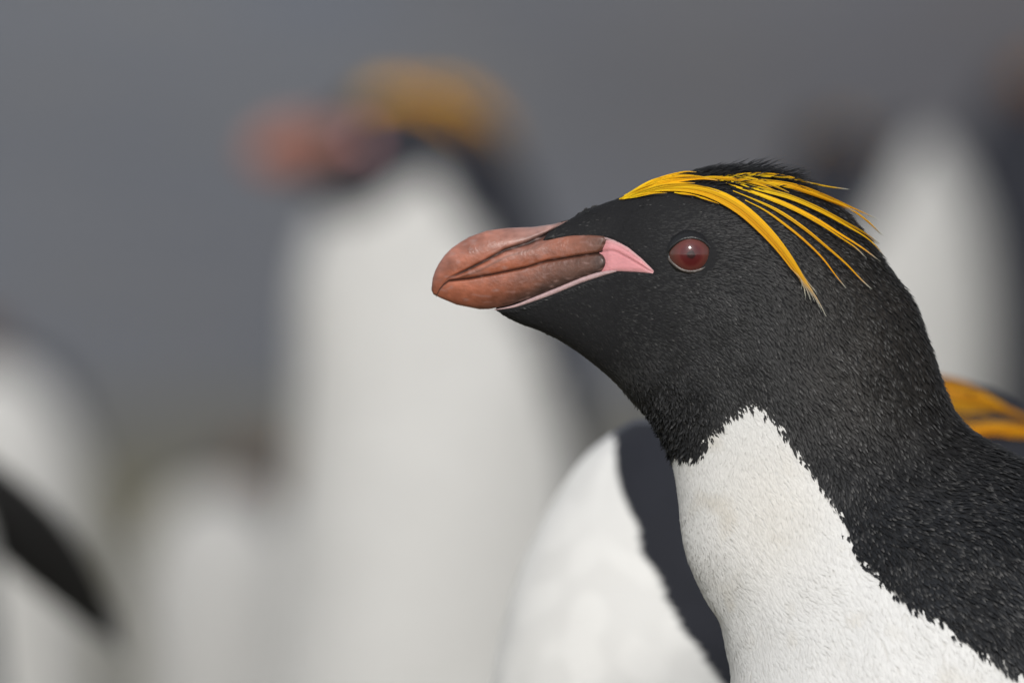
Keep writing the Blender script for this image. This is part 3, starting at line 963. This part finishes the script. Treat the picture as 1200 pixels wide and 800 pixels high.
def plumage(lf, Wp, pose, root, tmax):
    """every small body feather as a folded, slightly lifted leaf, set in staggered rows along the body"""
    P = lf.Pfin; n, K = P.shape[:2]
    du = np.gradient(P, axis=0); dv = (np.roll(P, -1, 1) - np.roll(P, 1, 1)) / 2
    N = np.cross(dv, du); N /= np.linalg.norm(N, axis=2)[..., None] + 1e-9
    ctr = P.mean(1)[:, None]
    N *= np.where(((P - ctr) * N).sum(2) < 0, -1, 1)[..., None]
    T = du / (np.linalg.norm(du, axis=2)[..., None] + 1e-9)
    seglen = np.linalg.norm(np.roll(P, -1, 1) - P, axis=2)
    step = np.linalg.norm(np.diff(P, axis=0), axis=2).mean(1)
    arc = np.concatenate([[0], np.cumsum(step)])
    amax = np.interp(tmax, lf.t, arc)
    roots = []
    a = 2.0; row = 0
    while a < amax:
        sp = np.interp(a, [0, 150, 330, 520, 800, 1200], [2.1, 2.2, 2.8, 3.8, 4.7, 6.0])
        gi = np.interp(a, arc, np.arange(n)); i0 = int(gi)
        cum = np.concatenate([[0], np.cumsum(seglen[i0])])
        cnt = max(8, int(cum[-1] / (sp * 0.92)))
        pos = (np.arange(cnt) + 0.5 * (row % 2) + rng.normal(0, 0.2, cnt)) / cnt % 1.0 * cum[-1]
        gj = np.interp(pos, cum, np.arange(K + 1))
        roots.append(np.stack([gi + rng.normal(0, 0.22, cnt) * sp / max(step[min(i0, n - 2)], 0.1), gj, np.full(cnt, sp)], -1))
        a += sp; row += 1
    R = np.concatenate(roots)
    R[:, 0] = np.clip(R[:, 0], 0, n - 1.001)
    i = R[:, 0].astype(int); j = R[:, 1].astype(int) % K; fi = (R[:, 0] - i)[:, None]; fj = (R[:, 1] - np.floor(R[:, 1]))[:, None]
    j2 = (j + 1) % K
    g = lambda A: (A[i, j] * (1 - fi) * (1 - fj) + A[i + 1, j] * fi * (1 - fj) + A[i, j2] * (1 - fi) * fj + A[i + 1, j2] * fi * fj)
    p, nn, tt, sp = g(P), g(N), g(T), R[:, 2]
    x, z = p[:, 0], p[:, 2]
    keep = ~poly_in(BILL_POLY, x - 1.0, z) & ~((((x - EX) / 27) ** 2 + ((z - EZ) / 22.5) ** 2) < 1)
    p, nn, tt, sp, x, z = p[keep], nn[keep], tt[keep], sp[keep], x[keep], z[keep]
    M = len(p)
    w1 = nz(p, 0.03, 1.0) * 5 + nz(p, 0.16, 4.0) * 5
    wh = white_amount(Wp, x, z, w1 + rng.normal(0, 1.7, M)) > 0.5
    L = sp * np.where(wh, 3.6, 3.5) * (0.75 + 0.5 * rng.random(M))
    wd = sp * np.where(wh, 0.5, np.interp(sp, [2.5, 4.5], [0.58, 0.46])) * (0.8 + 0.4 * rng.random(M))
    # the crown is shaggy, the face sleek
    crown = np.exp(-((x - 890) / 85) ** 2) * smooth01(235, 205, z) * (np.abs(p[:, 1]) < 60)
    nape = smooth01(0.55, 0.9, -(nn[:, 2] * 0.5 - nn[:, 0] * 0.85)) * 0
    L = L * (1 + 3.2 * crown * rng.random(M) ** 2); wd = wd * (1 - 0.35 * crown)
    lift = np.radians(np.where(wh, 4, np.interp(x, [600, 800, 1000], [6, 8, 17]))) * (0.4 + 1.2 * rng.random(M)) + crown * 0.5 * rng.random(M)
    face = smooth01(860, 760, x) * smooth01(470, 420, z)
    lift *= (1 - 0.3 * face)
    # lie of the coat: small whorls turn the rows
    turn = np.where(wh, 0.55, 0.35) * nz(p, 0.012, 6.0) + np.where(wh, 0.5, 0.28) * nz(p, 0.05, 9.0) + rng.normal(0, 0.13, M) + wh * rng.normal(0, .15, M)
    wool = np.exp(-(((x - 778) / 55) ** 2 + ((z - 495) / 60) ** 2)) * ~wh
    turn = turn + wool * rng.normal(0, 0.7, M)
    lift = lift + wool * np.abs(rng.normal(0, 0.45, M))
    bb = np.cross(tt, nn); bb /= np.linalg.norm(bb, axis=1)[:, None] + 1e-9
    ct, st = np.cos(turn)[:, None], np.sin(turn)[:, None]
    d = tt * ct + bb * st; b = bb * ct - tt * st
    cl, sl = np.cos(lift)[:, None], np.sin(lift)[:, None]
    dd = d * cl + nn * sl; up = nn * cl - d * sl
    Lc, Wc = L[:, None], wd[:, None]
    r0 = p + nn * (np.where(wh, 0.5, -0.6) + rng.normal(0, 0.2, M))[:, None]
    fd = np.where(wh, 0.12, 0.2)[:, None]
    V = np.stack([r0, r0 + dd * Lc * .5 - b * Wc - up * Wc * fd, r0 + dd * Lc * .55 + up * Wc * fd, r0 + dd * Lc * .5 + b * Wc - up * Wc * fd,
                  r0 + dd * Lc - up * Lc * 0.07], 1)
    k5 = np.arange(M)[:, None] * 5
    F = np.concatenate([k5 + np.array([[0, 1, 2]]), k5 + np.array([[0, 2, 3]]), k5 + np.array([[1, 4, 2]]), k5 + np.array([[2, 4, 3]])])
    # feather colours: soot black, browner on the nape, greyer on the throat, partly bounce light painted in; clean white, creamier at the centre of the breast
    br = smooth01(880, 1010, x) * smooth01(620, 430, z)
    cold = smooth01(430, 620, z) * smooth01(880, 980, x)
    thr = np.exp(-(((x - 755) / 110) ** 2 + ((z - 440) / 80) ** 2))
    base = np.array([0.0105, 0.0105, 0.011])[None] * (0.7 + 0.6 * rng.random((M, 1)))
    base = base * (1 + br[:, None] * np.array([0.25, 0.08, -0.12])) * (1 + cold[:, None] * np.array([-0.06, 0.02, 0.14])) * (1 + 1.1 * thr[:, None])
    mott = nz(p, 0.035, 12.0)
    base *= (1 + 0.5 * mott)[:, None]
    tipb = base * (1.25 + 0.7 * rng.random((M, 1)))
    neck = smooth01(900, 1000, x)
    bfore = np.exp(-(((x - 662) / 22) ** 2 + ((z - 266) / 12) ** 2))
    pale = rng.random(M) < 0.05 + 0.2 * thr + 0.24 * neck + 0.5 * bfore
    tipb[pale] = np.array([0.10, 0.098, 0.096]) * (0.5 + 1.1 * rng.random((pale.sum(), 1)))  # grey tips; on the neck also glints painted as tip colour
    cream = np.exp(-(((x - 900) / 70) ** 2 + ((z - 590) / 90) ** 2))
    wcol = np.array([0.80, 0.795, 0.78])[None] * (0.93 + 0.09 * rng.random((M, 1))) * (1 - cream[:, None] * np.array([0.01, 0.035, 0.075]))
    dirt = np.clip(nz(p, 0.03, 20.0) - 0.25, 0, 1)[:, None] * 0.35
    wcol = wcol * (1 - dirt * np.array([0.5, 0.65, 0.9]))
    cb = np.where(wh[:, None], wcol * 0.97, base); cm = np.where(wh[:, None], wcol, base * 1.1); ctp = np.where(wh[:, None], wcol, tipb)
    C = np.stack([cb, cm, cm, cm, ctp], 1)
    me = mesh_np('plumage', pose.m(V.reshape(-1, 3)), F[:, ::-1], M_FEATHER, C.reshape(-1, 3))
    o = link('plumage', me, root)
    tag(o, kind='stuff')
    print('feathers', M)


plumage(lf, MAIN_WHITE, pose_main, root_main, 1150)


# ------------------------------------------------------------------ the rest of the colony
def at(px, d):
    return (px - 600) * S * d / D


def place(px, d, lift=0.0):
    """ground position of something seen in column px at distance d"""
    x = at(px, d); y = d - D
    return (x, y, float(ground_h(np.array(x), np.array(y))) + lift)


STD_FEET = lambda x, gy: [(x, -150, gy - 190), (x, 150, gy - 190)]
UPFL = [((900, -255, 950), (0.25, -0.3, 1), (-1, -0.1, 0.2), 700, 210), ((900, 255, 950), (0.25, 0.3, 1), (-1, 0.1, 0.2), 700, 210)]
PRFL = [((900, -225, 760), (0.35, -0.3, 1), (-1, -0.1, 0.2), 700, 210), ((900, 225, 760), (0.35, 0.3, 1), (-1, 0.1, 0.2), 700, 210)]

# preening neighbour close behind: its breast under the bill, its crest behind the nape
dA = 4.32
gA = 400 + ZC / (S * dA / D)
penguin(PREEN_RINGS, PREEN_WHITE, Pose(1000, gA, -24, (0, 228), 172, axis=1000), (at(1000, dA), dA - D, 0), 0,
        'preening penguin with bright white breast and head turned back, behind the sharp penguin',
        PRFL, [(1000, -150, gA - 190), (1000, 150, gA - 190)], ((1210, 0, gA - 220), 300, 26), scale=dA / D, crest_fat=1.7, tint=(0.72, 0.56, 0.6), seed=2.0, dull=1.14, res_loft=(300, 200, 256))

# tall one behind the bill
dB = 6.9
penguin(UP_RINGS, UP_WHITE, Pose(900, 2550), place(516, dB), 25,
        'tall upright penguin with full white front and golden crest, behind the sharp bill',
        [((1040, -205, 900), (0.45, -0.1, 1), (-1, -0.1, 0.2), 700, 210), ((1040, 205, 900), (0.45, 0.1, 1), (-1, 0.1, 0.2), 700, 210)], STD_FEET(900, 2550), ((1160, 0, 2390), 320, 26), scale=1.075, crest_fat=3.0, tint=(0.95, 0.88, 0.8), seed=3.0, dull=0.8)

# right side, on the low mound
dC = 8.0
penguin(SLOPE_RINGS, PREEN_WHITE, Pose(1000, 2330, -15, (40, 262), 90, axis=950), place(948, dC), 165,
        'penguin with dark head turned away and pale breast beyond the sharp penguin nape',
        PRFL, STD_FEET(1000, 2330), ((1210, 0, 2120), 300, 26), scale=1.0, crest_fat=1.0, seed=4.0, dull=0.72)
dE = 8.2
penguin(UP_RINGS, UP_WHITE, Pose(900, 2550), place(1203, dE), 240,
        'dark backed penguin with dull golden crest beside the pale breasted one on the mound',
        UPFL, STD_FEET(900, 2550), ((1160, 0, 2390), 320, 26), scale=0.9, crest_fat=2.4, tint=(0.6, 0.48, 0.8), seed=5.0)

# left side
dF = 9.0
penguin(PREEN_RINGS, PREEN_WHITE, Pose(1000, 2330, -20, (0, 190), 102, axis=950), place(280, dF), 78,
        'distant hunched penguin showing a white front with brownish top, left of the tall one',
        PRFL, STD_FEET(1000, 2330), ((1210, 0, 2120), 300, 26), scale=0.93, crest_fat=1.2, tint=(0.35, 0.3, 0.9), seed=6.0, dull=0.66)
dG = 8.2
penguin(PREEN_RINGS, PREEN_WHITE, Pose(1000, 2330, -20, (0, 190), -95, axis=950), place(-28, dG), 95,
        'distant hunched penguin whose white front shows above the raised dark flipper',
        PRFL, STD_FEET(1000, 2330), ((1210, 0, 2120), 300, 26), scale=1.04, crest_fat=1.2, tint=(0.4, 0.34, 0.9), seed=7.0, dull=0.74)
dH = 5.1
penguin(UP_RINGS, UP_WHITE, Pose(900, 2550), place(-205, dH), 80,
        'penguin holding one dark flipper out over its white flank at the colony edge',
        [((830, -215, 635), (541, -221, 260), (0.67, 0.52, 0.45), 640, 125, -0.12), ((900, 255, 950), (0.25, 0.3, 1), (-1, 0.1, 0.2), 700, 210)],
        STD_FEET(900, 2550), ((1160, 0, 2390), 320, 26), scale=0.98, crest_fat=2.4, seed=8.0, dull=0.68)
